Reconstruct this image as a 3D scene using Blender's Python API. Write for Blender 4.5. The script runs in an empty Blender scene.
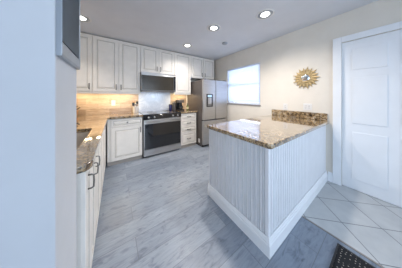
import bpy, bmesh, math, random
from mathutils import Vector, Matrix
PI = math.pi
random.seed(7)
S = bpy.context.scene
COL = S.collection
# ------------------------------------------------------------ camera, world, light, exposure
H = 1.285
CEIL = 2.49
cam_d = bpy.data.cameras.new('camera'); cam = bpy.data.objects.new('camera', cam_d); COL.objects.link(cam)
cam_d.sensor_fit = 'HORIZONTAL'; cam_d.sensor_width = 36; cam_d.lens = 127 / 402 * 36
cam_d.shift_y = -37 / 402
cam_d.clip_start = .02
cam.location = (0, 0, H); cam.rotation_euler = (PI / 2, 0, -math.radians(34.1))
S.camera = cam
S.view_settings.view_transform = 'Standard'; S.view_settings.look = 'None'
S.view_settings.gamma = 1; S.view_settings.use_curve_mapping = False
S.view_settings.exposure = 0.55
w = bpy.data.worlds.new('sky'); S.world = w; w.use_nodes = True
wn = w.node_tree.nodes
wn['Background'].inputs[0].default_value = (.62, .78, 1, 1); wn['Background'].inputs[1].default_value = 1.6

def area(name, loc, rot, sx, sy, power, col, spread=PI):
    l = bpy.data.lights.new(name, 'AREA'); l.shape = 'RECTANGLE'; l.size = sx; l.size_y = sy
    l.energy = power; l.color = col; l.spread = spread
    o = bpy.data.objects.new(name, l); o.location = loc; o.rotation_euler = rot; COL.objects.link(o)
    return o
# daylight: unseen back window, left window added for fill, and the kitchen window
area('daylight_back', (.9, -2.62, 1.3), (PI / 2, 0, 0), 2.6, 1.9, 46, (.72, .85, 1))
area('fill_left', (-2.62, -.9, 1.35), (PI / 2, 0, -PI / 2), 2.0, 1.7, 23, (.66, .82, 1))  # added fill for the right wall and the peninsula
area('daylight_kitchen', (3.0, 2.14, 1.6), (PI / 2, 0, PI / 2), 1.0, .95, 24, (.72, .84, 1))

# ------------------------------------------------------------ materials
def mat(name, col, rough=.5, metal=0, spec=.5, emit=None, estr=0, trans=0, coat=0):
    m = bpy.data.materials.new(name); m.use_nodes = True
    b = m.node_tree.nodes['Principled BSDF']
    b.inputs['Base Color'].default_value = (*col, 1); b.inputs['Roughness'].default_value = rough
    b.inputs['Metallic'].default_value = metal; b.inputs['Specular IOR Level'].default_value = spec
    b.inputs['Transmission Weight'].default_value = trans; b.inputs['Coat Weight'].default_value = coat
    if emit: b.inputs['Emission Color'].default_value = (*emit, 1); b.inputs['Emission Strength'].default_value = estr
    return m
def N(m, t, **k):
    n = m.node_tree.nodes.new(t)
    for a, v in k.items(): setattr(n, a, v)
    return n
def L(m, a, b): m.node_tree.links.new(a, b)
def ramp(m, fac, stops):
    r = N(m, 'ShaderNodeValToRGB'); e = r.color_ramp.elements
    while len(e) > 1: e.remove(e[-1])
    e[0].position = stops[0][0]; e[0].color = (*stops[0][1], 1)
    for p, c in stops[1:]:
        x = e.new(p); x.color = (*c, 1)
    L(m, fac, r.inputs[0]); return r
def noise(m, vec, scale, detail=4, rough=.55, dist=0):
    n = N(m, 'ShaderNodeTexNoise'); n.inputs['Scale'].default_value = scale; n.inputs['Detail'].default_value = detail
    n.inputs['Roughness'].default_value = rough; n.inputs['Distortion'].default_value = dist
    L(m, vec, n.inputs['Vector']); return n
def mapping(m, loc=(0, 0, 0), rot=(0, 0, 0), sc=(1, 1, 1)):
    g = N(m, 'ShaderNodeNewGeometry'); mp = N(m, 'ShaderNodeMapping')
    mp.inputs['Location'].default_value = loc; mp.inputs['Rotation'].default_value = rot; mp.inputs['Scale'].default_value = sc
    L(m, g.outputs['Position'], mp.inputs['Vector']); return mp.outputs[0]
def mix(m, fac, a, b, bt='MIX'):
    x = N(m, 'ShaderNodeMix', data_type='RGBA', blend_type=bt)
    if isinstance(fac, float): x.inputs[0].default_value = fac
    else: L(m, fac, x.inputs[0])
    for v, i in ((a, 6), (b, 7)):
        if isinstance(v, tuple): x.inputs[i].default_value = (*v, 1)
        else: L(m, v, x.inputs[i])
    return x.outputs[2]
def setc(m, c, sock='Base Color'): L(m, c, m.node_tree.nodes['Principled BSDF'].inputs[sock])
def bump(m, h, strength=.3, dist=.002):
    b = N(m, 'ShaderNodeBump'); b.inputs['Strength'].default_value = strength; b.inputs['Distance'].default_value = dist
    L(m, h, b.inputs['Height']); L(m, b.outputs[0], m.node_tree.nodes['Principled BSDF'].inputs['Normal'])
def mottled(name, col, amt=.04, scale=6, rough=.6, **k):
    m = mat(name, col, rough, **k); n = noise(m, mapping(m), scale)
    d = tuple(max(0, c * (1 - amt)) for c in col); u = tuple(min(1, c * (1 + amt)) for c in col)
    setc(m, ramp(m, n.outputs[0], [(.3, d), (.7, u)]).outputs[0]); return m

M = {}
M['wall'] = mottled('beige_wall_paint', (.75, .70, .625), .03, 4, .8)
M['nearwall'] = mottled('cool_white_wall_paint', (.61, .625, .655), .03, 4, .8)
M['ceiling'] = mottled('ceiling_paint', (.68, .70, .75), .03, 3, .9)
M['trim'] = mottled('white_trim_paint', (.84, .86, .89), .02, 5, .4)
M['cab'] = mottled('antique_white_cabinet_paint', (.84, .80, .745), .035, 9, .42)
M['groove'] = mottled('darker_groove_tone', (.62, .585, .54), .06, 30, .45)  # darker tone for the groove faces of doors and drawers
M['toe'] = mottled('toe_kick_and_gap_shade_paint', (.38, .35, .32), .05, 9, .6)
M['bead'] = mottled('beadboard_paint', (.80, .81, .84), .03, 7, .42)
M['steel'] = mat('brushed_steel', (.60, .59, .58), .32, .9)
n = noise(M['steel'], mapping(M['steel'], sc=(1, 1, 60)), 6, 3); setc(M['steel'], ramp(M['steel'], n.outputs[0], [(.3, (.42, .41, .405)), (.7, (.53, .52, .515))]).outputs[0])
M['sinksteel'] = mottled('satin_sink_steel', (.74, .69, .63), .05, 20, .42, metal=.15)
M['chrome'] = mottled('aged_pewter', (.20, .19, .18), .1, 20, .35, metal=.8)
M['fridge_side'] = mottled('dark_grey_enamel', (.105, .09, .085), .08, 12, .45)
M['black'] = mottled('black_plastic', (.012, .012, .014), .2, 20, .35)
M['blackglass'] = mottled('black_glass', (.008, .008, .010), .2, 3, .06, coat=.6)
M['mwglass'] = mottled('bronze_dark_glass', (.036, .028, .017), .15, 5, .25)
M['cooktop'] = mottled('ceramic_cooktop_glass', (.02, .022, .03), .1, 5, .07, coat=1.0)
M['slate'] = mottled('dark_slate_glass', (.075, .10, .125), .25, 3, .45, spec=.2)
M['silver'] = mottled('silver_frame_paint', (.36, .39, .43), .05, 8, .35, metal=.3)
M['gold'] = mottled('antique_gold_leaf', (.46, .34, .17), .2, 60, .5, metal=.35)
M['mirror'] = mottled('mirror_glass', (.85, .87, .9), .01, 3, .03, metal=1.0)
M['plastic'] = mottled('white_plastic', (.74, .73, .72), .02, 9, .4)
M['ceramic'] = mottled('white_glazed_ceramic', (.80, .78, .76), .03, 15, .2)
M['wood'] = mottled('utensil_wood', (.32, .18, .09), .2, 30, .6)
M['navy'] = mottled('navy_tin', (.02, .025, .12), .15, 20, .35)
M['green'] = mottled('green_bottle_glass', (.12, .14, .04), .1, 20, .15)
M['label'] = mottled('cream_paper_label', (.65, .60, .36), .05, 40, .7)
M['lens'] = mat('lamp_lens', (.9, .9, .9), .5, emit=(1, .97, .92), estr=7)
M['strip'] = mat('warm_led_strip', (.9, .8, .6), .5, emit=(1, .78, .42), estr=5)
M['display'] = mat('dispenser_display', (.3, .45, .7), .2, emit=(.5, .7, 1), estr=.5)
M['gasket'] = mottled('black_gasket', (.02, .02, .02), .1, 20, .8)
M['sill'] = mottled('grey_stone_sill', (.30, .27, .25), .1, 25, .3)
# glass
g = bpy.data.materials.new('window_glass'); g.use_nodes = True
nt = g.node_tree; nt.nodes.remove(nt.nodes['Principled BSDF'])
tr = nt.nodes.new('ShaderNodeBsdfTransparent'); gl = nt.nodes.new('ShaderNodeBsdfGlossy'); gl.inputs['Roughness'].default_value = .02
fr = nt.nodes.new('ShaderNodeFresnel'); mx = nt.nodes.new('ShaderNodeMixShader')
nt.links.new(fr.outputs[0], mx.inputs[0]); nt.links.new(tr.outputs[0], mx.inputs[1]); nt.links.new(gl.outputs[0], mx.inputs[2])
nt.links.new(mx.outputs[0], nt.nodes['Material Output'].inputs[0]); M['glass'] = g
# blind slats: thin translucent vinyl
g = bpy.data.materials.new('blind_vinyl'); g.use_nodes = True
nt = g.node_tree; b = nt.nodes['Principled BSDF']; b.inputs['Base Color'].default_value = (.85, .87, .92, 1); b.inputs['Roughness'].default_value = .5
tl = nt.nodes.new('ShaderNodeBsdfTranslucent'); tl.inputs[0].default_value = (.86, .90, .98, 1); mx = nt.nodes.new('ShaderNodeMixShader'); mx.inputs[0].default_value = .42
nt.links.new(b.outputs[0], mx.inputs[1]); nt.links.new(tl.outputs[0], mx.inputs[2]); nt.links.new(mx.outputs[0], nt.nodes['Material Output'].inputs[0]); M['blind'] = g

# granite
def granite(name, stops, rough=.08):
    m = mat(name, (.5, .4, .3), rough, coat=1.0)
    pb = m.node_tree.nodes['Principled BSDF']; pb.inputs['Coat Roughness'].default_value = .02; pb.inputs['Coat IOR'].default_value = 1.58
    v = mapping(m)
    a = noise(m, v, 24, 8, .62, .8); b_ = noise(m, v, 7.0, 4, .6, 1.2); c = N(m, 'ShaderNodeTexVoronoi'); c.inputs['Scale'].default_value = 95; L(m, v, c.inputs['Vector'])
    base = ramp(m, a.outputs[0], stops)
    sp = ramp(m, c.outputs['Color'], [(.22, (.10, .075, .055)), (.34, (1, 1, 1)), (.8, (1, 1, 1)), (.9, (1.3, 1.3, 1.35))])
    o = mix(m, .75, base.outputs[0], sp.outputs[0], 'MULTIPLY')
    vein = ramp(m, b_.outputs[0], [(.40, (.30, .25, .22)), (.50, (1, 1, 1))])
    setc(m, mix(m, .6, o, vein.outputs[0], 'MULTIPLY')); return m
M['granite'] = granite('brown_gold_granite', [(.33, (.025, .02, .018)), (.42, (.13, .085, .05)), (.48, (.36, .24, .12)), (.55, (.52, .39, .22)), (.61, (.27, .245, .23)), (.70, (.60, .52, .40))])

# floor planks (rows run along X)
m = mat('grey_vinyl_plank', (.4, .45, .5), .34)
v = mapping(m, loc=(-.155, -.13, 0))
bk = N(m, 'ShaderNodeTexBrick'); bk.offset = .37; bk.inputs['Scale'].default_value = 1; bk.inputs['Brick Width'].default_value = 1.22
bk.inputs['Row Height'].default_value = .195; bk.inputs['Mortar Size'].default_value = .0022; bk.inputs['Mortar Smooth'].default_value = .2; bk.inputs['Bias'].default_value = 0
bk.inputs['Color1'].default_value = (.24, .24, .24, 1); bk.inputs['Color2'].default_value = (.76, .76, .76, 1); bk.inputs['Mortar'].default_value = (0, 0, 0, 1)
L(m, v, bk.inputs['Vector'])
tone = ramp(m, bk.outputs['Color'], [(.2, (.235, .275, .335)), (.8, (.335, .38, .445))])
v2 = mapping(m, sc=(1.6, 9, 1)); gr = noise(m, v2, 2.6, 8, .7, 1.6)
grr = ramp(m, gr.outputs[0], [(.32, (.66, .68, .71)), (.47, (.95, .95, .96)), (.60, (1.05, 1.05, 1.06)), (.75, (1.18, 1.18, 1.18))])
v3 = mapping(m, sc=(1, 2.2, 1)); kn = noise(m, v3, 7, 3, .6, .8); knr = ramp(m, kn.outputs[0], [(.32, (.42, .44, .48)), (.44, (1, 1, 1))])
c = mix(m, 1.0, tone.outputs[0], grr.outputs[0], 'MULTIPLY'); c = mix(m, .6, c, knr.outputs[0], 'MULTIPLY')
c = mix(m, bk.outputs['Fac'], c, (.17, .19, .22)); setc(m, c); bump(m, gr.outputs[0], .12, .002)
M['floor'] = m
# entry tile
m = mat('pale_ceramic_tile', (.6, .6, .58), .3)
v = mapping(m, rot=(0, 0, PI / 4), loc=(.15, .1, 0)); bk = N(m, 'ShaderNodeTexBrick'); bk.offset = 0
bk.inputs['Scale'].default_value = 1; bk.inputs['Brick Width'].default_value = .33; bk.inputs['Row Height'].default_value = .33; bk.inputs['Mortar Size'].default_value = .004
bk.inputs['Color1'].default_value = (.50, .52, .53, 1); bk.inputs['Color2'].default_value = (.56, .57, .57, 1); bk.inputs['Mortar'].default_value = (.2, .21, .22, 1)
L(m, v, bk.inputs['Vector']); nn = noise(m, mapping(m), 5, 5); rr = ramp(m, nn.outputs[0], [(.3, (.85, .86, .88)), (.7, (1.05, 1.05, 1.05))])
setc(m, mix(m, 1.0, bk.outputs['Color'], rr.outputs[0], 'MULTIPLY')); M['tile'] = m
# travertine back splash: long horizontal tiles
m = mat('honey_travertine_tile', (.6, .45, .3), .3)
v = mapping(m, rot=(PI / 2, 0, 0), loc=(.1, .914, 0)); bk = N(m, 'ShaderNodeTexBrick'); bk.offset = .5
bk.inputs['Scale'].default_value = 1; bk.inputs['Brick Width'].default_value = .40; bk.inputs['Row Height'].default_value = .11; bk.inputs['Mortar Size'].default_value = .0015
bk.inputs['Color1'].default_value = (.34, .25, .18, 1); bk.inputs['Color2'].default_value = (.60, .48, .37, 1); bk.inputs['Mortar'].default_value = (.26, .20, .15, 1)
L(m, v, bk.inputs['Vector']); nn = noise(m, mapping(m, sc=(1.2, 1, 6)), 4, 6, .65, .8); rr = ramp(m, nn.outputs[0], [(.3, (.72, .66, .60)), (.55, (1, 1, 1)), (.75, (1.25, 1.25, 1.25))])
setc(m, mix(m, 1.0, bk.outputs['Color'], rr.outputs[0], 'MULTIPLY')); M['travertine'] = m
# marble slab behind range
m = mat('pale_marble', (.6, .64, .7), .15); nn = noise(m, mapping(m), 4, 7, .6, 1.5)
setc(m, ramp(m, nn.outputs[0], [(.3, (.50, .56, .68)), (.45, (.68, .73, .84)), (.52, (.60, .66, .78)), (.6, (.74, .79, .90))]).outputs[0]); M['marble'] = m
# rug: black weave with cream dots
m = mat('black_woven_rug', (.02, .02, .02), .95); v = mapping(m, sc=(1, 1, 0)); vo = N(m, 'ShaderNodeTexVoronoi'); vo.inputs['Scale'].default_value = 42; vo.inputs['Randomness'].default_value = .25
L(m, v, vo.inputs['Vector']); setc(m, ramp(m, vo.outputs['Distance'], [(.13, (.40, .36, .32)), (.2, (.012, .012, .014))]).outputs[0]); M['rug'] = m

# ------------------------------------------------------------ helpers
def obj(name, bm, m, parent=None, smooth=False, bevel=0, seg=2):
    bmesh.ops.recalc_face_normals(bm, faces=bm.faces)
    me = bpy.data.meshes.new(name); bm.to_mesh(me); bm.free()
    me.materials.append(M[m] if isinstance(m, str) else m)
    o = bpy.data.objects.new(name, me); COL.objects.link(o)
    if smooth:
        for p in me.polygons: p.use_smooth = True
    if bevel:
        b = o.modifiers.new('bevel', 'BEVEL'); b.width = bevel; b.segments = seg; b.limit_method = 'ANGLE'; b.angle_limit = math.radians(35)
    if parent: o.parent = parent
    return o
def tag(o, label, cat, group=None):
    o['label'] = label; o['category'] = cat
    if group: o['group'] = group
    return o
def thing(name, label, cat, loc=(0, 0, 0), rotz=0, group=None):
    o = bpy.data.objects.new(name, None); COL.objects.link(o); o.empty_display_size = .05
    o.location = loc; o.rotation_euler = (0, 0, rotz); return tag(o, label, cat, group)
def struct(name, bm, m, parent=None, **k):
    o = obj(name, bm, m, parent, **k)
    if not parent: o['kind'] = 'structure'
    return o
def dup(root, loc, rotz, label, group=None):
    r = root.copy(); COL.objects.link(r); r.location = loc; r.rotation_euler = (0, 0, rotz); r['label'] = label
    if group: r['group'] = group
    for ch in list(root.children):
        c = ch.copy(); COL.objects.link(c); c.parent = r
        for g2 in ch.children:
            d = g2.copy(); COL.objects.link(d); d.parent = c
    return r
def bx(bm, x0, x1, y0, y1, z0, z1):
    vs = [bm.verts.new(p) for p in ((x0, y0, z0), (x1, y0, z0), (x1, y1, z0), (x0, y1, z0), (x0, y0, z1), (x1, y0, z1), (x1, y1, z1), (x0, y1, z1))]
    for f in ((0, 3, 2, 1), (4, 5, 6, 7), (0, 1, 5, 4), (1, 2, 6, 5), (2, 3, 7, 6), (3, 0, 4, 7)): bm.faces.new([vs[i] for i in f])
    return bm
def box(*a): return bx(bmesh.new(), *a)
def cyl(bm, p0, p1, r0, r1=None, n=20):
    r1 = r0 if r1 is None else r1
    p0 = Vector(p0); p1 = Vector(p1); z = (p1 - p0).normalized(); x = z.orthogonal().normalized(); y = z.cross(x)
    A = []; B = []
    for i in range(n):
        a = 2 * PI * i / n; d = x * math.cos(a) + y * math.sin(a)
        A.append(bm.verts.new(p0 + d * r0)); B.append(bm.verts.new(p1 + d * r1))
    for i in range(n): bm.faces.new((A[i], A[(i + 1) % n], B[(i + 1) % n], B[i]))
    bm.faces.new(A[::-1]); bm.faces.new(B); return bm
def lathe(bm, prof, c=(0, 0, 0), n=28, M3=None):
    rings = []
    for r, z in prof:
        ring = []
        for i in range(n):
            a = 2 * PI * i / n; p = Vector((r * math.cos(a), r * math.sin(a), z))
            if M3: p = M3 @ p
            ring.append(bm.verts.new(p + Vector(c)))
        rings.append(ring)
    for k in range(len(rings) - 1):
        for i in range(n): bm.faces.new((rings[k][i], rings[k][(i + 1) % n], rings[k + 1][(i + 1) % n], rings[k + 1][i]))
    bm.faces.new(rings[0][::-1]); bm.faces.new(rings[-1]); return bm
def tube(bm, pts, r, n=10):
    pts = [Vector(p) for p in pts]; rings = []; prev = None
    for i, p in enumerate(pts):
        t = (pts[min(i + 1, len(pts) - 1)] - pts[max(i - 1, 0)]).normalized()
        x = t.orthogonal().normalized() if prev is None else (prev - t * prev.dot(t)).normalized()
        prev = x; y = t.cross(x)
        rings.append([bm.verts.new(p + (x * math.cos(2 * PI * k / n) + y * math.sin(2 * PI * k / n)) * r) for k in range(n)])
    for a, b in zip(rings, rings[1:]):
        for k in range(n): bm.faces.new((a[k], a[(k + 1) % n], b[(k + 1) % n], b[k]))
    bm.faces.new(rings[0][::-1]); bm.faces.new(rings[-1]); return bm
def panel(x0, x1, z0, z1, t=.02, fr=.058, raised=True):
    """raised-panel front: back at y=t, face at y=0"""
    bm = bmesh.new()
    mn = min(x1 - x0, z1 - z0); fr = min(fr, mn * .27)
    loops = [(0, t), (0, .003), (.003, 0), (fr, 0), (fr + .004, .011), (fr + .014, .011)]
    if raised: loops += [(fr + .030, .002), (fr + .034, .0015)]
    rings = []
    for i, y in loops:
        rings.append([bm.verts.new(p) for p in ((x0 + i, y, z0 + i), (x1 - i, y, z0 + i), (x1 - i, y, z1 - i), (x0 + i, y, z1 - i))])
    for a, b in zip(rings, rings[1:]):
        for k in range(4): bm.faces.new((a[k], a[(k + 1) % 4], b[(k + 1) % 4], b[k]))
    bm.faces.new(rings[0][::-1]); bm.faces.new(rings[-1]); bm.faces.ensure_lookup_table()
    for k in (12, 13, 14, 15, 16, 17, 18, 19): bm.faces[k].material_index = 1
    return bm
def pull(x, z, ln=.10, vert=True, off=.028, r=.0055):
    bm = bmesh.new(); h = ln / 2; pts = []
    prof = [(-h, .001), (-h, -off * .6), (-h * .86, -off), (0, -off * 1.08), (h * .86, -off), (h, -off * .6), (h, .001)]
    for s, y in prof: pts.append((x, y, z + s) if vert else (x + s, y, z))
    tube(bm, pts, r, 8); return bm
def knob(x, z):
    return lathe(bmesh.new(), [(.007, -.001), (.006, .012), (.014, .018), (.016, .024), (.010, .030), (.002, .031)], (x, 0, z), 16, Matrix.Rotation(PI / 2, 3, 'X'))
def slab(bm, xs, ys, holes, z0, z1, solid=None):
    """slab made of grid cells that share their vertices; holes = set of missing cells"""
    V = {}
    def v(i, j, z):
        if (i, j, z) not in V: V[(i, j, z)] = bm.verts.new((xs[i], ys[j], z))
        return V[(i, j, z)]
    nx, ny = len(xs) - 1, len(ys) - 1
    def full(i, j): return 0 <= i < nx and 0 <= j < ny and (i, j) not in holes
    for i in range(nx):
        for j in range(ny):
            if not full(i, j): continue
            bm.faces.new((v(i, j, z1), v(i + 1, j, z1), v(i + 1, j + 1, z1), v(i, j + 1, z1)))
            bm.faces.new((v(i, j, z0), v(i, j + 1, z0), v(i + 1, j + 1, z0), v(i + 1, j, z0)))
            for di, dj, a, b in ((-1, 0, (i, j + 1), (i, j)), (1, 0, (i + 1, j), (i + 1, j + 1)), (0, -1, (i, j), (i + 1, j)), (0, 1, (i + 1, j + 1), (i, j + 1))):
                if not full(i + di, j + dj): bm.faces.new((v(*a, z0), v(*b, z0), v(*b, z1), v(*a, z1)))
    return bm
def round_vertical(bm, corners, r, seg=5):
    es = [e for e in bm.edges if abs(e.verts[0].co.x - e.verts[1].co.x) < 1e-6 and abs(e.verts[0].co.y - e.verts[1].co.y) < 1e-6
          and any(abs(e.verts[0].co.x - c[0]) < 1e-4 and abs(e.verts[0].co.y - c[1]) < 1e-4 for c in corners)]
    bmesh.ops.bevel(bm, geom=es, offset=r, segments=seg, affect='EDGES', profile=.5)
    return bm

# ------------------------------------------------------------ the room
XR, YB, XL, XFL, YF = 2.72, 3.48, -.757, -2.5, -2.5
struct('floor', slab(bmesh.new(), [XFL - .1, 1.67, XR + .1], [YF - .1, .54, YB + .1], {(1, 0)}, -.1, 0), 'floor')
struct('floor_tile', box(1.67, XR + .1, YF - .1, .54, -.1, 0), 'tile')
struct('trim_1', box(1.66, 1.676, YF + .01, .52, 0, .006), 'sill', bevel=.002)
struct('ceiling', box(XFL - .1, XR + .1, YF - .1, YB + .1, CEIL, CEIL + .1), 'ceiling')
struct('wall_back', box(XL - .1, XR + .1, YB, YB + .1, 0, CEIL), 'wall')
# right wall with window and door openings
WY0, WY1, WZ0, WZ1 = 1.63, 2.655, 1.10, 2.075
DY0, DY1, DZ = -.47, .385, 2.075
bm = bmesh.new()
ys = [YF, DY0, DY1, WY0, WY1, YB]; zs = [0, WZ0, DZ, CEIL]
slab(bm, ys, zs, {(1, 0), (1, 1), (3, 1)}, 0, .1)
for vv in bm.verts: a, b_, c_ = vv.co; vv.co = (XR + c_, a, b_)
struct('wall_right', bm, 'wall')
struct('wall_left', box(XL - .1, XL, .90, YB, 0, CEIL), 'wall')
struct('wall_near_left', box(XL - .1, -.1635, .62, .90, 0, CEIL), 'nearwall', bevel=.004)
# room behind, unseen: front wall with a window, far left wall with one added for light
bm = bmesh.new(); slab(bm, [YF, -1.9, .1, .795], [0, .5, 2.2, CEIL], {(1, 1)}, 0, .1)
for vv in bm.verts: a, b_, c_ = vv.co; vv.co = (XFL - .1 + c_, a, b_)
struct('wall_far_left', bm, 'nearwall')
struct('wall_side', box(XFL - .1, XL - .1, .62, .795, 0, CEIL), 'nearwall')
bm = bmesh.new(); slab(bm, [XFL, -.4, 2.2, XR], [0, .35, 2.25, CEIL], {(1, 1)}, 0, .1)
for vv in bm.verts: a, b_, c_ = vv.co; vv.co = (a, YF - .1 + c_, b_)
struct('wall_front', bm, 'nearwall')
def win_frame(name, axis, a0, a1, z0, z1, c0, c1, mull, rails):
    fr = bmesh.new(); t = .045
    def q(b, p0, p1, q0, q1):
        if axis == 'x': bx(b, p0, p1, c0, c1, q0, q1)
        else: bx(b, c0, c1, p0, p1, q0, q1)
    q(fr, a0, a0 + t, z0, z1); q(fr, a1 - t, a1, z0, z1); q(fr, a0 + t, a1 - t, z0, z0 + t); q(fr, a0 + t, a1 - t, z1 - t, z1)
    for mm in mull: q(fr, mm - .02, mm + .02, z0 + t, z1 - t)
    for rr_ in rails: q(fr, a0 + t, a1 - t, rr_ - .02, rr_ + .02)
    f = struct(name, fr, 'trim')
    cm = (c0 + c1) / 2; p = bmesh.new()
    if axis == 'x': bx(p, a0 + t, a1 - t, cm - .003, cm + .003, z0 + t, z1 - t)
    else: bx(p, cm - .003, cm + .003, a0 + t, a1 - t, z0 + t, z1 - t)
    obj('pane', p, 'glass', f); return f
win_frame('window_1', 'y', WY0, WY1, WZ0, WZ1, XR + .055, XR + .095, [], [1.60])
win_frame('window_2', 'x', -.4, 2.2, .35, 2.25, YF - .08, YF - .03, [.9], [])
win_frame('added_window_3', 'y', -1.9, .1, .5, 2.2, XFL - .08, XFL - .03, [-.9], [])  # unseen window, added so light reaches the peninsula side
struct('trim_2', box(XR - .02, XR + .05, WY0 - .02, WY1 + .02, WZ0 - .022, WZ0), 'sill', bevel=.003)

def baseboard(name, p0, p1, nrm, h=.14, t=.016, parent=None, m='trim'):
    """moulded board from p0 to p1, face towards nrm"""
    prof = [(0, 0), (t, 0), (t, h * .68), (t * .8, h * .72), (t * .8, h * .80), (t * .55, h * .86), (t * .5, h * .93), (t * .25, h), (0, h)]
    bm = bmesh.new(); p0 = Vector(p0); p1 = Vector(p1); nrm = Vector(nrm)
    A = [bm.verts.new(p0 + nrm * a + Vector((0, 0, z))) for a, z in prof]; B = [bm.verts.new(p1 + nrm * a + Vector((0, 0, z))) for a, z in prof]
    k = len(prof)
    for i in range(k): bm.faces.new((A[i], A[(i + 1) % k], B[(i + 1) % k], B[i]))
    bm.faces.new(A); bm.faces.new(B[::-1])
    return struct(name, bm, m) if parent is None else obj(name, bm, m, parent)
baseboard('baseboard_right', (XR, .47, 0), (XR, .523, 0), (-1, 0, 0))
baseboard('baseboard_far', (XR, 1.36, 0), (XR, 2.5, 0), (-1, 0, 0))
baseboard('baseboard_near', (XFL, .62, 0), (-.1635, .62, 0), (0, -1, 0))
baseboard('baseboard_left', (-.1635, .625, 0), (-.1635, .895, 0), (1, 0, 0), h=.10, t=.006)
baseboard('baseboard_side', (XFL, .60, 0), (XFL, YF, 0), (1, 0, 0))
# door in the right wall
bm = bmesh.new()
bx(bm, XR - .02, XR, DY1 - .004, DY1 + .085, 0, DZ + .075); bx(bm, XR - .02, XR, DY0 - .085, DY0 + .004, 0, DZ + .075); bx(bm, XR - .02, XR, DY0 + .004, DY1 - .004, DZ - .004, DZ + .075)
struct('trim_3', bm, 'trim', bevel=.004)
bm = bmesh.new()
bx(bm, XR + .02, XR + .055, DY0 + .003, DY1 - .003, .005, DZ - .005)
for a, b_ in ((DY0 + .10, DY0 + .38), (DY1 - .38, DY1 - .10)):
    for c0, c1 in ((.15, .80), (.92, 1.55), (1.66, 1.95)):
        bx(bm, XR + .012, XR + .02, a, b_, c0, c1)
dr = struct('door_1', bm, 'trim', bevel=.004)
bm = bmesh.new(); cyl(bm, (XR + .02, DY0 + .06, .98), (XR - .005, DY0 + .06, .98), .012); lathe(bm, [(.01, 0), (.026, .012), (.028, .03), (.015, .045)], (XR - .005, DY0 + .06, .98), 20, Matrix.Rotation(-PI / 2, 3, 'Y'))
obj('door_handle', bm, 'chrome', dr, smooth=True)

# back splash (wall finish)
struct('trim_4', box(XL, .482, YB - .008, YB, .914, 1.36), 'travertine')
struct('trim_5', box(.482, 1.30, YB - .010, YB, .60, 1.42), 'marble')
struct('trim_6', box(1.30, 1.80, YB - .008, YB, .914, 1.36), 'travertine')
struct('trim_7', box(XL, XL + .008, .90, YB - .008, .914, 1.36), 'travertine')

# ------------------------------------------------------------ cabinets
def cabinet(name, label, cat, loc, rot, w, depth, z0, z1, fronts, toe=False, open_top=False, rail=False, group=None):
    t = thing(name, label, cat, loc, rot, group)
    bm = bmesh.new(); zb = z0 + (.075 if toe else 0)
    if open_top:
        bx(bm, 0, .018, .0205, depth, zb, z1); bx(bm, w - .018, w, .0205, depth, zb, z1); bx(bm, .018, w - .018, .0205, depth, zb, zb + .018)
        bx(bm, .018, w - .018, depth - .01, depth, zb + .018, z1); bx(bm, .018, w - .018, .0205, .035, zb + .018, z1)
    else: bx(bm, 0, w, .0205, depth, zb, z1)
    obj('body', bm, 'cab', t)
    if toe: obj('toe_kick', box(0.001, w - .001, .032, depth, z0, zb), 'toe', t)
    if rail: obj('light_rail', box(0.001, w - .001, .006, .026, z0 - .028, z0), 'cab', t, bevel=.003)
    for f in fronts:
        kind, x0, x1, a, b_ = f[:5]
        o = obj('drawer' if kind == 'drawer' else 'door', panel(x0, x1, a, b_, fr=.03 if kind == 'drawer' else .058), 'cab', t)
        o.data.materials.append(M['groove'])
        if len(f) > 5 and f[5]:
            hk, hx, hz = f[5]
            if hk == 'knob': obj('knob', knob(hx, hz), 'chrome', o, smooth=True)
            elif hk == 'v': obj('handle', pull(hx, hz, .10, r=.0085), 'chrome', o, smooth=True)
            elif hk == 'V': obj('handle', pull(hx, hz, .085, off=.026, r=.005), 'chrome', o, smooth=True)
            else: obj('handle', pull(hx, hz, .10, False, r=.009), 'chrome', o, smooth=True)
    return t
ZU0, ZU1, YU = 1.378, CEIL - .022, 3.15
DU = YB - YU - .009
uw = [(-.755, -.3565, 'white wall cabinet above the knife block, leftmost of the row'), ]
gu = None
g_ = .0065
def upper(x0, x1, z0, doors, label, rail=True, depth=DU):
    fr = []
    for d0, d1, hx in doors:
        fr.append(('door', d0 - x0 + g_, d1 - x0 - g_, z0 + .012, ZU1 - .012, ('v', hx - x0, z0 + .11) if hx is not None else None))
    return cabinet('wall_cabinet', label, 'wall cabinet', (x0, YU, 0), 0, x1 - x0, depth, z0, ZU1, fr, rail=rail)
upper(-.755, -.3565, ZU0, [(-.755, -.3565, -.40)], 'single door white wall cabinet at the left end above the tan backsplash')
upper(-.3545, .476, ZU0, [(-.3545, .061, .02), (.061, .476, .105)], 'widest white wall cabinet with two tall doors, over the white utensil crock')
upper(.478, 1.2935, 1.853, [(.478, .886, .845), (.886, 1.2935, .928)], 'short white two door wall cabinet directly above the microwave', rail=False)
upper(1.2955, 1.79, ZU0, [(1.2955, 1.79, None)], 'tall single door white wall cabinet above the coffee maker')
upper(1.792, 2.655, 1.835, [(1.792, 2.222, 2.175), (2.222, 2.655, 2.27)], 'short white two door wall cabinet above the refrigerator', rail=False)
# dark strip painted in for the moulding shadow between the cabinets and the ceiling
struct('trim_8', box(-.755, 2.655, YU + .035, YB - .001, ZU1, CEIL), 'toe')

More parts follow.
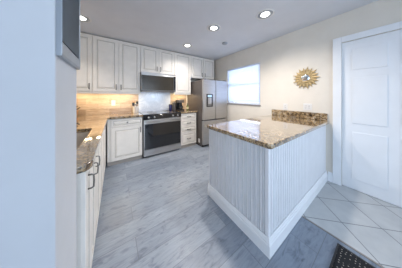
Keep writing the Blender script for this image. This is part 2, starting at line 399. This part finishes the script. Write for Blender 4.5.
ZB1 = .872
YBF = 2.88
cabinet('base_cabinet', 'white base cabinet with one drawer over one door, left of the range', 'base cabinet', (-.118, YBF, 0), 0, .593, YB - YBF - .01, 0, ZB1,
        [('drawer', .055, .59, .715, .862, ('knob', .32, .79)), ('door', .055, .59, .078, .705, ('v', .555, .615))], toe=True)
cabinet('drawer_cabinet', 'white four drawer base cabinet between the range and the refrigerator', 'base cabinet', (1.352, YBF, 0), 0, .448, YB - YBF - .01, 0, ZB1,
        [('drawer', .004, .444, .705, .862, ('h', .224, .785)), ('drawer', .004, .444, .550, .698, ('h', .224, .625)),
         ('drawer', .004, .444, .375, .543, ('h', .224, .46)), ('drawer', .004, .444, .078, .368, ('h', .224, .225))], toe=True)
XF = -.137
def left_unit(name, y0, y1, fronts, label, open_top=False):
    return cabinet(name, label, 'base cabinet', (XF, y0, 0), PI / 2, y1 - y0, abs(XL - XF) - .002, 0, ZB1, fronts, toe=True, open_top=open_top)
left_unit('base_cabinet', .955, 1.149, [('door', .004, .19, .078, .862, ('V', .085, .76))], 'narrow white base cabinet at the near end of the sink counter')
left_unit('sink_cabinet', 1.151, 2.06, [('door', .003, .190, .078, .862, ('V', .115, .735)), ('door', .195, .55, .078, .862, ('V', .25, .735)), ('door', .555, .905, .078, .862, None)],
          'white sink base cabinet under the steel sink, with two close handles', open_top=True)
left_unit('base_cabinet', 2.062, 2.875, [('door', .003, .40, .078, .862, None), ('door', .405, .77, .078, .862, None)], 'white base cabinet running into the inner corner beyond the sink')

# ------------------------------------------------------------ worktops
CT = .914
SX0, SX1, SY0, SY1 = -.62, -.225, 1.26, 1.99
bm = slab(bmesh.new(), [XL + .009, SX0, SX1, -.108, .484], [.925, SY0, SY1, 2.852, YB - .011], {(1, 1), (3, 0), (3, 1), (3, 2)}, ZB1 + .001, CT)
round_vertical(bm, [(-.108, .925)], .06, 6); round_vertical(bm, [(SX0, SY0), (SX1, SY0), (SX0, SY1), (SX1, SY1)], .03, 4)
tag(obj('countertop', bm, 'granite', bevel=.008, seg=3), 'L shaped brown gold granite countertop with the sink cut into it', 'countertop')
bm = box(1.349, 1.815, 2.852, YB - .009, ZB1 + .001, CT)
tag(obj('countertop', bm, 'granite', bevel=.008, seg=3), 'short granite countertop over the four drawer cabinet', 'countertop')
# sink
t = thing('sink', 'stainless steel undermount sink set in the left granite counter', 'sink', (0, 0, 0))
bm = bmesh.new(); a0, a1, b0, b1 = SX0 - .004, SX1 + .004, SY0 - .004, SY1 + .004
rings = []
for ins, z in ((-.012, ZB1 - .001), (0, ZB1 - .001), (.003, .72), (.02, .69), (.15, .685)):
    rings.append([bm.verts.new(p) for p in ((a0 + ins, b0 + ins, z), (a1 - ins, b0 + ins, z), (a1 - ins, b1 - ins, z), (a0 + ins, b1 - ins, z))])
for p, q in zip(rings, rings[1:]):
    for k in range(4): bm.faces.new((p[k], p[(k + 1) % 4], q[(k + 1) % 4], q[k]))
bm.faces.new(rings[-1])
o = obj('basin', bm, 'sinksteel', t); sm = o.modifiers.new('thick', 'SOLIDIFY'); sm.thickness = .0015; sm.offset = -1
obj('drain', lathe(bmesh.new(), [(.042, 0), (.042, .003), (.030, .004), (.028, .001)], (-.42, 1.62, .6855), 20), 'chrome', t, smooth=True)

t = thing('faucet', 'gooseneck faucet standing behind the steel sink', 'faucet', (-.68, 1.62, CT))
obj('base', lathe(bmesh.new(), [(.027, 0), (.027, .006), (.020, .012), (.018, .05), (.014, .06)], (0, 0, 0), 20), 'chrome', t, smooth=True)
obj('spout', tube(bmesh.new(), [(0, 0, .05), (0, 0, .25)] + [(.09 - .09 * math.cos(q), 0, .25 + .09 * math.sin(q)) for q in (.4, .8, 1.2, 1.57, 2.0, 2.4, 2.8, 3.14)] + [(.18, 0, .20)], .011, 12), 'chrome', t, smooth=True)
obj('lever', tube(bmesh.new(), [(0, -.012, .035), (0, -.04, .045), (.01, -.085, .07)], .006, 8), 'chrome', t, smooth=True)

# ------------------------------------------------------------ peninsula
PX0, PY0, PY1 = 1.03, .545, 1.335
pen = thing('peninsula', 'white beadboard panelled peninsula standing out from the window wall', 'kitchen peninsula', (0, 0, 0))
obj('body', box(PX0 + .019, XR - .001, PY0 + .019, PY1, 0, ZB1), 'cab', pen)
def bead(p0, p1, nrm, n, z0=.0, z1=ZB1):
    p0 = Vector(p0); p1 = Vector(p1); d = (p1 - p0); Ln = d.length; d.normalize(); nrm = Vector(nrm); pitch = Ln / n
    prof = []
    for i in range(n):
        s = i * pitch
        prof += [(s, .010), (s + .0025, -.002), (s + .0078, -.002), (s + .0085, .010), (s + .0125, .012), (s + .0165, .010), (s + .0172, -.002), (s + .0222, -.002), (s + .0245, .010)]
    prof += [(Ln, .010)]
    bm = bmesh.new(); A = []; B = []
    for s, h_ in prof:
        p = p0 + d * s + nrm * h_; A.append(bm.verts.new((p.x, p.y, z0))); B.append(bm.verts.new((p.x, p.y, z1)))
    for i in range(len(A) - 1): bm.faces.new((A[i], A[i + 1], B[i + 1], B[i]))
    q0 = p0 - nrm * .006; q1 = p1 - nrm * .006
    C0 = [bm.verts.new((q.x, q.y, z)) for q in (q0, q1) for z in (z0, z1)]
    bm.faces.new([A[0], B[0], C0[1], C0[0]]); bm.faces.new([A[-1], B[-1], C0[3], C0[2]])
    bm.faces.new(A + [C0[2], C0[0]]); bm.faces.new(B + [C0[3], C0[1]]); bm.faces.new(C0[:2] + [C0[3], C0[2]])
    return bm
obj('beadboard_panel', bead((PX0 + .012, PY0 + .03, 0), (PX0 + .012, PY1 - .0, 0), (-1, 0, 0), 17), 'bead', pen)
obj('beadboard_panel', bead((PX0 + .03, PY0 + .012, 0), (XR - .002, PY0 + .012, 0), (0, -1, 0), 38), 'bead', pen)
obj('corner_post', box(PX0 - .001, PX0 + .03, PY0 - .001, PY0 + .03, 0, ZB1), 'bead', pen, bevel=.003)
def pbase(loop_pts, name='baseboard'):
    h, t_ = .145, .018
    prof = [(0, 0), (t_, 0), (t_, h * .66), (t_ * .75, h * .70), (t_ * .75, h * .79), (t_ * .5, h * .85), (t_ * .45, h * .93), (t_ * .2, h), (0, h)]
    bm = bmesh.new(); R_ = []
    for (px_, py_), (nx_, ny_) in loop_pts: R_.append([bm.verts.new((px_ + nx_ * a, py_ + ny_ * a, z)) for a, z in prof])
    k = len(prof)
    for a, b_ in zip(R_, R_[1:]):
        for i in range(k): bm.faces.new((a[i], a[(i + 1) % k], b_[(i + 1) % k], b_[i]))
    bm.faces.new(R_[0]); bm.faces.new(R_[-1][::-1]); return obj(name, bm, 'trim', pen)
pbase([((PX0 - .001, PY1), (-1, 0)), ((PX0 - .001, PY0 - .001), (-1, -1)), ((XR - .002, PY0 - .001), (0, -1))])
bm = bmesh.new(); slab(bm, [.998, XR - .001], [.508, 1.365], set(), ZB1 + .001, CT)
round_vertical(bm, [(.998, .508)], .03, 5); round_vertical(bm, [(.998, 1.365)], .03, 5)
pt = thing('peninsula_countertop', 'polished brown granite slab with a raised splash on top of the beadboard peninsula', 'countertop', (0, 0, 0))
obj('slab', bm, 'granite', pt, bevel=.010, seg=3)
bm = box(XR - .024, XR - .001, .525, 1.40 - .036, CT, 1.030)
bm2 = bm
es = [e for e in bm.edges if abs(e.verts[0].co.z - 1.03) < 1e-5 and abs(e.verts[1].co.z - 1.03) < 1e-5 and False]
obj('splash', bm, 'granite', pt, bevel=.006, seg=3)

# ------------------------------------------------------------ range
RX0, RX1, RY = .489, 1.345, 2.845
t = thing('range', 'stainless steel slide-in range with a black glass oven door', 'range', (RX0, RY, 0)); W_ = RX1 - RX0
obj('body', box(.002, W_ - .002, .03, YB - RY - .012, .02, .895), 'fridge_side', t)
obj('cooktop', box(0, W_, .012, YB - RY - .012, .895, .918), 'cooktop', t, bevel=.004)
ct = obj('control_panel', None or box(0, W_, 0, .03, .805, .895), 'blackglass', t, bevel=.004)
for i, kx in enumerate((.10, .22, .43, .64, .76)):
    if i == 2:
        obj('display', box(.36, .50, -.0015, .001, .83, .87), 'blackglass', t)
    else:
        obj('knob', lathe(bmesh.new(), [(.021, 0), (.021, .006), (.017, .010), (.015, .03), (.010, .032)], (kx, 0, .85), 20, Matrix.Rotation(PI / 2, 3, 'X')), 'steel', t, smooth=True)
dr = obj('oven_door', box(.003, W_ - .003, -.002, .0295, .165, .798), 'steel', t, bevel=.004)
obj('window', box(.022, W_ - .022, -.005, -.0015, .175, .712), 'blackglass', dr, bevel=.001)
bm = bmesh.new(); cyl(bm, (.05, -.048, .752), (W_ - .05, -.048, .752), .014, n=16)
for hx in (.08, W_ - .08): cyl(bm, (hx, -.001, .752), (hx, -.048, .752), .009, n=12)
obj('handle', bm, 'steel', dr, smooth=True)
obj('drawer', box(.003, W_ - .003, -.002, .0295, .035, .158), 'steel', t, bevel=.004)
for fx in (.05, W_ - .05):
    for fy in (.08, .5): obj('foot', cyl(bmesh.new(), (fx, fy, 0), (fx, fy, .021), .018, n=12), 'black', t)
for cx, cy, cr in ((.22, .17, .10), (.22, .44, .075), (.63, .17, .075), (.63, .44, .10)):
    obj('burner_ring', lathe(bmesh.new(), [(cr - .004, 0), (cr, 0), (cr, .0006), (cr - .004, .0006)], (cx, cy, .9181), 40), 'fridge_side', t)

# ------------------------------------------------------------ microwave
MX0, MX1, MY, MZ0, MZ1 = .483, 1.292, 3.065, 1.412, 1.850
t = thing('microwave', 'stainless over-range microwave with a wide dark glass door', 'microwave', (MX0, MY, 0)); W_ = MX1 - MX0
obj('body', box(0, W_, .03, YB - MY - .012, MZ0, MZ1), 'steel', t, bevel=.003)
d = obj('door', box(0, W_, 0, .0295, MZ0 + .025, MZ1 - .045), 'steel', t, bevel=.004)
obj('window', box(.006, W_ - .06, -.003, .001, MZ0 + .030, MZ1 - .068), 'mwglass', d, bevel=.001)
obj('control_strip', box(W_ - .057, W_ - .006, -.003, .001, MZ0 + .035, MZ1 - .052), 'blackglass', d)
bm = bmesh.new(); bx(bm, 0, W_, .004, .0295, MZ1 - .042, MZ1)
for i in range(34):
    xx = .03 + i * .0222; bx(bm, xx, xx + .013, .002, .006, MZ1 - .032, MZ1 - .012)
obj('vent_grille', bm, 'steel', t)
obj('bottom_trim', box(0, W_, .006, .0295, MZ0, MZ0 + .022), 'fridge_side', t, bevel=.003)

# ------------------------------------------------------------ refrigerator
FX0, FX1, FY, FZ = 1.832, 2.665, 2.60, 1.735
t = thing('refrigerator', 'stainless french door refrigerator with a water dispenser', 'refrigerator', (FX0, FY, 0)); W_ = FX1 - FX0; sp_ = .372 + .035
obj('body', box(.004, W_ - .004, .075, .86, .03, FZ - .012), 'fridge_side', t, bevel=.004)
for nm, x0, x1, z0, z1 in (('door', 0, sp_ - .005, .694, FZ), ('door', sp_ + .005, W_, .694, FZ), ('freezer_drawer', 0, W_, .07, .674)):
    o = obj(nm, box(x0, x1, 0, .070, z0, z1), 'steel', t, bevel=.012, seg=4)
    if nm == 'door' and x0 == 0:
        dp = obj('dispenser', box(.095, .305, -.004, .004, 1.03, 1.36), 'blackglass', o, bevel=.002)
        obj('display', box(.135, .265, -.0055, -.0035, 1.285, 1.335), 'display', dp)
        bm = bmesh.new(); bx(bm, .135, .265, -.007, -.0035, 1.07, 1.085); bx(bm, .145, .255, -.012, -.0035, 1.10, 1.27)
        obj('paddle_recess', bm, 'steel', dp, bevel=.003)
obj('gasket', box(.012, W_ - .012, .069, .076, .08, FZ - .02), 'gasket', t)
for x0 in (.02, W_ - .10): obj('hinge_cover', box(x0, x0 + .08, .02, .12, FZ - .002, FZ + .018), 'fridge_side', t, bevel=.004)
bm = bmesh.new(); bx(bm, .02, W_ - .02, .09, .84, 0, .03)
obj('base_grille', bm, 'black', t)
o = obj('energy_sticker', box(-.0005, .0045, .16, .235, .09, .19), 'plastic', t); o['label'] = 'small white sticker'

# ------------------------------------------------------------ window blind
t = thing('window_blind', 'closed white horizontal slat blind covering the kitchen window', 'window blind', (XR + .02, (WY0 + WY1) / 2, 0))
hw = (WY1 - WY0) / 2 - .006
obj('head_rail', box(-.012, .028, -hw, hw, WZ1 - .045, WZ1), 'blind', t, bevel=.003)
bm = bmesh.new(); z = WZ1 - .065; tilt = math.radians(60)
while z > WZ0 + .04:
    sw = .033; pts = []
    for k in range(5):
        s = (k / 4 - .5) * 2; cr = (1 - s * s) * .003
        pts.append((s * sw * math.cos(tilt) - cr * math.sin(tilt), -s * sw * math.sin(tilt) - cr * math.cos(tilt)))
    A = [bm.verts.new((a, -hw + .004, z + b_)) for a, b_ in pts]; B = [bm.verts.new((a, hw - .004, z + b_)) for a, b_ in pts]
    for k in range(4): bm.faces.new((A[k], A[k + 1], B[k + 1], B[k]))
    z -= .046
o = obj('slats', bm, 'blind', t); sm = o.modifiers.new('thick', 'SOLIDIFY'); sm.thickness = .0022; sm.offset = 0
obj('bottom_rail', box(-.012, .022, -hw, hw, WZ0 + .004, WZ0 + .026), 'blind', t, bevel=.003)
obj('tilt_wand', cyl(bmesh.new(), (-.02, -hw + .2, WZ1 - .05), (-.022, -hw + .2, WZ1 - .40), .004, n=8), 'plastic', t)
obj('pull_cord', cyl(bmesh.new(), (-.018, hw - .1, WZ1 - .05), (-.018, hw - .1, WZ1 - .45), .002, n=6), 'plastic', t)

# ------------------------------------------------------------ sunburst mirror
t = thing('sunburst_mirror', 'gold sunburst mirror with a small round glass on the beige wall', 'mirror', (XR, .80, 1.61))
def ray(bm, ang, r0, r1, w_, off):
    c, s = math.cos(ang), math.sin(ang)
    def P(r, lat, h): return (-h, r * c - lat * s, r * s + lat * c)
    a = [P(r0, -w_ * .45, off), P(r0 + (r1 - r0) * .6, -w_ * .6, off), P(r1, 0, off), P(r0 + (r1 - r0) * .6, w_ * .6, off), P(r0, w_ * .45, off)]
    top = [bm.verts.new(p) for p in a]; bot = [bm.verts.new((p[0] + .006, p[1], p[2])) for p in a]
    ridge = bm.verts.new(P(r0 + (r1 - r0) * .5, 0, off + .006))
    for i in range(5): bm.faces.new((top[i], top[(i + 1) % 5], ridge)); bm.faces.new((top[i], bot[i], bot[(i + 1) % 5], top[(i + 1) % 5]))
    bm.faces.new(bot[::-1])
bm = bmesh.new()
for i in range(18): ray(bm, 2 * PI * i / 18, .06, .195 if i % 2 else .182, .026, .014)
obj('front_rays', bm, 'gold', t)
bm = bmesh.new()
for i in range(18): ray(bm, 2 * PI * (i + .5) / 18, .06, .155, .022, .007)
obj('back_rays', bm, 'gold', t)
RY_ = Matrix.Rotation(-PI / 2, 3, 'Y')
obj('rim', lathe(bmesh.new(), [(.080, .001), (.082, .016), (.076, .024), (.064, .024), (.062, .016)], (0, 0, 0), 40, RY_), 'gold', t, smooth=True)
obj('mirror_glass', lathe(bmesh.new(), [(.0625, .016), (.055, .0195), (.035, .0245), (.015, .0272), (.001, .0280)], (0, 0, 0), 36, RY_), 'mirror', t, smooth=True)

# ------------------------------------------------------------ outlets
def outlet(label, loc, rotz, gangs=1):
    t = thing('wall_outlet', label, 'outlet', loc, rotz)
    w_ = .072 + .046 * (gangs - 1); obj('plate', box(-w_ / 2, w_ / 2, -.006, 0, -.058, .058), 'plastic', t, bevel=.002)
    for k in range(gangs):
        cx = (k - (gangs - 1) / 2) * .046
        bm = bmesh.new(); bx(bm, cx - .016, cx + .016, -.0085, -.0055, -.034, .034); r = obj('receptacle', bm, 'plastic', t, bevel=.002)
        for dz in (-.017, .017):
            for dx in (-.0065, .0065): obj('slot', box(cx + dx - .0015, cx + dx + .0015, -.0090, -.0080, dz - .006, dz + .006), 'black', r)
    return t
outlet('white outlet on the tan tile backsplash left of the utensil crock', (-.03, YB - .008, 1.15), 0)
outlet('single white outlet on the beige wall above the granite splash', (XR, 1.115, 1.10), -PI / 2)
outlet('double white outlet plate on the beige wall below the sunburst mirror', (XR, .775, 1.115), -PI / 2, 2)

# ------------------------------------------------------------ ceiling fixtures
def downlight():
    t = thing('recessed_light', '', 'ceiling light', (0, 0, CEIL), 0, 'recessed ceiling lights')
    obj('trim_ring', lathe(bmesh.new(), [(.100, -.003), (.112, -.007), (.124, -.003), (.124, 0), (.100, -.0005)], (0, 0, 0), 40), 'plastic', t, smooth=True)
    obj('baffle', lathe(bmesh.new(), [(.0995, -.0005), (.0995, -.003), (.068, -.0035), (.058, -.001), (.058, -.0004)], (0, 0, 0), 36), 'silver', t, smooth=True)
    obj('lens', lathe(bmesh.new(), [(.057, -.002), (.050, -.008), (.02, -.010), (.001, -.0102)][::-1], (0, 0, 0), 32), 'lens', t, smooth=True)
    return t
d0 = downlight(); d0.location = (1.814, 1.01, CEIL); d0['label'] = 'lit round recessed ceiling light nearest the camera, above the peninsula'
spots = [(1.814, 1.01, 56)]
for x, y, e, lb in ((1.43, 1.71, 66, 'middle one of the three lit recessed lights over the kitchen floor'), (1.405, 2.64, 32, 'farthest lit recessed light, nearest the back wall cabinets')):
    dup(d0, (x, y, CEIL), 0, lb); spots.append((x, y, e))
dup(d0, (-.427, 2.62, CEIL), 0, 'recessed light at the left in front of the leftmost wall cabinet'); spots.append((-.427, 2.62, 22))
for x, y, e in spots:
    l = bpy.data.lights.new('lamp', 'SPOT'); l.energy = e; l.color = (1, .93, .86); l.spot_size = math.radians(100 if x < 0 else 152); l.spot_blend = .8; l.shadow_soft_size = .06
    o = bpy.data.objects.new('lamp', l); o.location = (x, y, CEIL - .03); COL.objects.link(o)
tag(obj('smoke_detector', lathe(bmesh.new(), [(.040, -.03), (.058, -.022), (.062, -.004), (.062, 0)], (2.03, 2.05, CEIL), 28), 'silver', smooth=False, bevel=.001), 'small round detector on the ceiling between the lights and the window', 'smoke detector')
# under-cabinet lights
def ucl(x0, x1, p, label):
    bm = box(x0, x1, 3.27, 3.32, ZU0 - .012, ZU0); t = tag(obj('under_cabinet_light', bm, 'strip'), label, 'under cabinet light')
    area('lamp', ((x0 + x1) / 2, 3.295, ZU0 - .016), (0, 0, 0), x1 - x0, .05, p, (1, .80, .52))
ucl(-.30, .42, 3.2, 'warm light strip under the wide wall cabinet over the tan backsplash')
ucl(-.72, -.38, 1.2, 'warm light strip under the leftmost wall cabinet')
ucl(1.34, 1.75, 2.2, 'warm light strip under the wall cabinet above the coffee maker')

# lamp added under the microwave to brighten the marble
area('lamp', (.89, 3.30, MZ0 - .01), (0, 0, 0), .4, .05, .8, (.80, .92, 1))
# ------------------------------------------------------------ counter things
cx, cy = .395, 3.33
t = thing('utensil_crock', 'white ceramic crock holding utensils at the left of the range', 'utensil crock', (cx, cy, CT))
obj('crock', lathe(bmesh.new(), [(.050, 0), (.056, .01), (.057, .135), (.060, .15), (.052, .15), (.050, .02)], (0, 0, 0), 28), 'ceramic', t, smooth=True)
for nm, dx, dy, hh, mt, kind in (('wooden_spoon', -.02, .01, .25, 'wood', 's'), ('spatula', .025, 0, .245, 'black', 'f'), ('ladle', .0, -.02, .22, 'steel', 's'), ('slotted_turner', -.028, -.015, .21, 'black', 'f')):
    bm = bmesh.new(); px_, py_ = cx + dx * 1.6, cy + dy * 1.6
    tube(bm, [(cx + dx * .4, cy + dy * .4, CT + .03), (px_, py_, CT + hh - .03)], .005, 8)
    if kind == 's': lathe(bm, [(.006, -.03), (.022, -.012), (.024, .008), (.012, .025)], (px_, py_, CT + hh - .01), 14)
    else: bx(bm, px_ - .024, px_ + .024, py_ - .004, py_ + .004, CT + hh - .04, CT + hh + .025)
    lb = {'wooden_spoon': 'wooden spoon standing in the white crock', 'spatula': 'black spatula standing on the right side of the white crock', 'ladle': 'steel ladle standing in the white crock', 'slotted_turner': 'black turner standing on the left side of the white crock'}[nm]
    tag(obj(nm, bm, mt, bevel=.001), lb, 'cooking utensil', 'utensils in the crock')
# coffee maker
t = thing('coffee_maker', 'black drip coffee maker on the counter right of the range', 'coffee maker', (1.50, 3.18, CT))
obj('base', box(-.085, .085, -.02, .2, 0, .035), 'black', t, bevel=.006)
obj('water_tank', box(-.085, .085, .105, .2, .035, .29), 'black', t, bevel=.010)
obj('brew_head', box(-.085, .085, -.015, .104, .21, .30), 'fridge_side', t, bevel=.010)
c = obj('carafe', lathe(bmesh.new(), [(.045, .036), (.062, .05), (.064, .10), (.045, .16), (.040, .185), (.044, .20)], (0, .04, 0), 24), 'blackglass', t, smooth=True)
obj('handle', tube(bmesh.new(), [(-.045, .01, .165), (-.075, -.012, .16), (-.08, -.015, .10), (-.06, .0, .075)], .007, 8), 'black', c, smooth=True)
# steel toaster / canister beside it
t = thing('canister', 'grey metal canister beside the black coffee maker', 'canister', (1.365 + .0, 3.36, CT))
obj('jar', lathe(bmesh.new(), [(.045, 0), (.047, .005), (.047, .19), (.044, .195)], (0, 0, 0), 24), 'fridge_side', t, smooth=True)
obj('lid', lathe(bmesh.new(), [(.048, .195), (.048, .212), (.02, .218), (.012, .235), (.002, .237)], (0, 0, 0), 24), 'chrome', t, smooth=True)
t = thing('tin', 'dark blue tin standing at the back right of the cooktop', 'tin', (1.235, 3.30, .918))
obj('can', lathe(bmesh.new(), [(.037, 0), (.040, .004), (.040, .145), (.036, .15)], (0, 0, 0), 24), 'navy', t, smooth=True)
obj('lid', lathe(bmesh.new(), [(.041, .150), (.041, .168), (.036, .172), (.002, .173)], (0, 0, 0), 24), 'black', t, smooth=True)
t = thing('bottle', 'small green bottle with a pale label near the refrigerator', 'bottle', (1.70, 3.20, CT))
obj('glass', lathe(bmesh.new(), [(.030, 0), (.032, .005), (.032, .11), (.014, .14), (.013, .17)], (0, 0, 0), 20), 'green', t, smooth=True)
obj('label', lathe(bmesh.new(), [(.0325, .03), (.033, .031), (.033, .094), (.0325, .095)], (0, 0, 0), 20), 'label', t, smooth=True)
obj('cap', lathe(bmesh.new(), [(.015, .165), (.015, .19), (.002, .191)], (0, 0, 0), 16), 'black', t)
# knife block
t = thing('knife_block', 'black handled knife block on the counter at the far left corner', 'knife block', (-.655, 3.36, CT))
bm = bmesh.new(); prof = [(-.05, 0), (.045, 0), (.065, .10), (-.01, .20), (-.05, .17)]
A = [bm.verts.new((a, -.045, z)) for a, z in prof]; B = [bm.verts.new((a, .045, z)) for a, z in prof]
for i in range(5): bm.faces.new((A[i], A[(i + 1) % 5], B[(i + 1) % 5], B[i]))
bm.faces.new(A); bm.faces.new(B[::-1]); obj('block', bm, 'wood', t, bevel=.003)
for (a, z) in ((.045, .13), (.02, .165), (.0, .19)):
    for yy in (-.02, .02):
        obj('knife_handle', cyl(bmesh.new(), (a - .006, yy, z - .004), (a + .045, yy, z + .036), .009, n=10), 'black', t, bevel=.002)

# ------------------------------------------------------------ picture on the wall end
t = thing('framed_panel', 'tall dark slate glass panel in a thick silver frame on the near wall end', 'framed picture', (-.1635, .80, 0))
fz0, fz1, fy0, fy1, dp_ = 1.425, 2.25, -.178, .095, .012
prof = [(0, 0), (0, dp_), (.008, dp_ + .003), (.050, dp_), (.056, dp_ - .004), (.056, .004)]
bm = bmesh.new(); R_ = []
for i, h_ in prof:
    R_.append([bm.verts.new(p) for p in ((h_, fy0 + i * .06, fz0 + i), (h_, fy1 - i * .1, fz0 + i), (h_, fy1 - i * .1, fz1 - i), (h_, fy0 + i * .06, fz1 - i))])
for a, b_ in zip(R_, R_[1:]):
    for k in range(4): bm.faces.new((a[k], a[(k + 1) % 4], b_[(k + 1) % 4], b_[k]))
bm.faces.new(R_[0]); bm.faces.new(R_[-1])
obj('frame', bm, 'silver', t)
obj('glass', box(.0045, .0115, fy0 + .0035, fy1 - .0057, fz0 + .057, fz1 - .057), 'slate', t)

# ------------------------------------------------------------ rug
bm = box(1.06, 1.60, -.25, .238, 0, .009)
t = thing('door_mat', 'black woven mat with pale dots lying on the plank floor', 'mat', (0, 0, 0))
obj('pile', bm, 'rug', t, bevel=.003)
bm = bmesh.new(); slab(bm, [1.048, 1.06, 1.60, 1.612], [-.262, -.25, .238, .25], {(1, 1)}, 0, .010)
obj('edge_binding', bm, 'black', t)
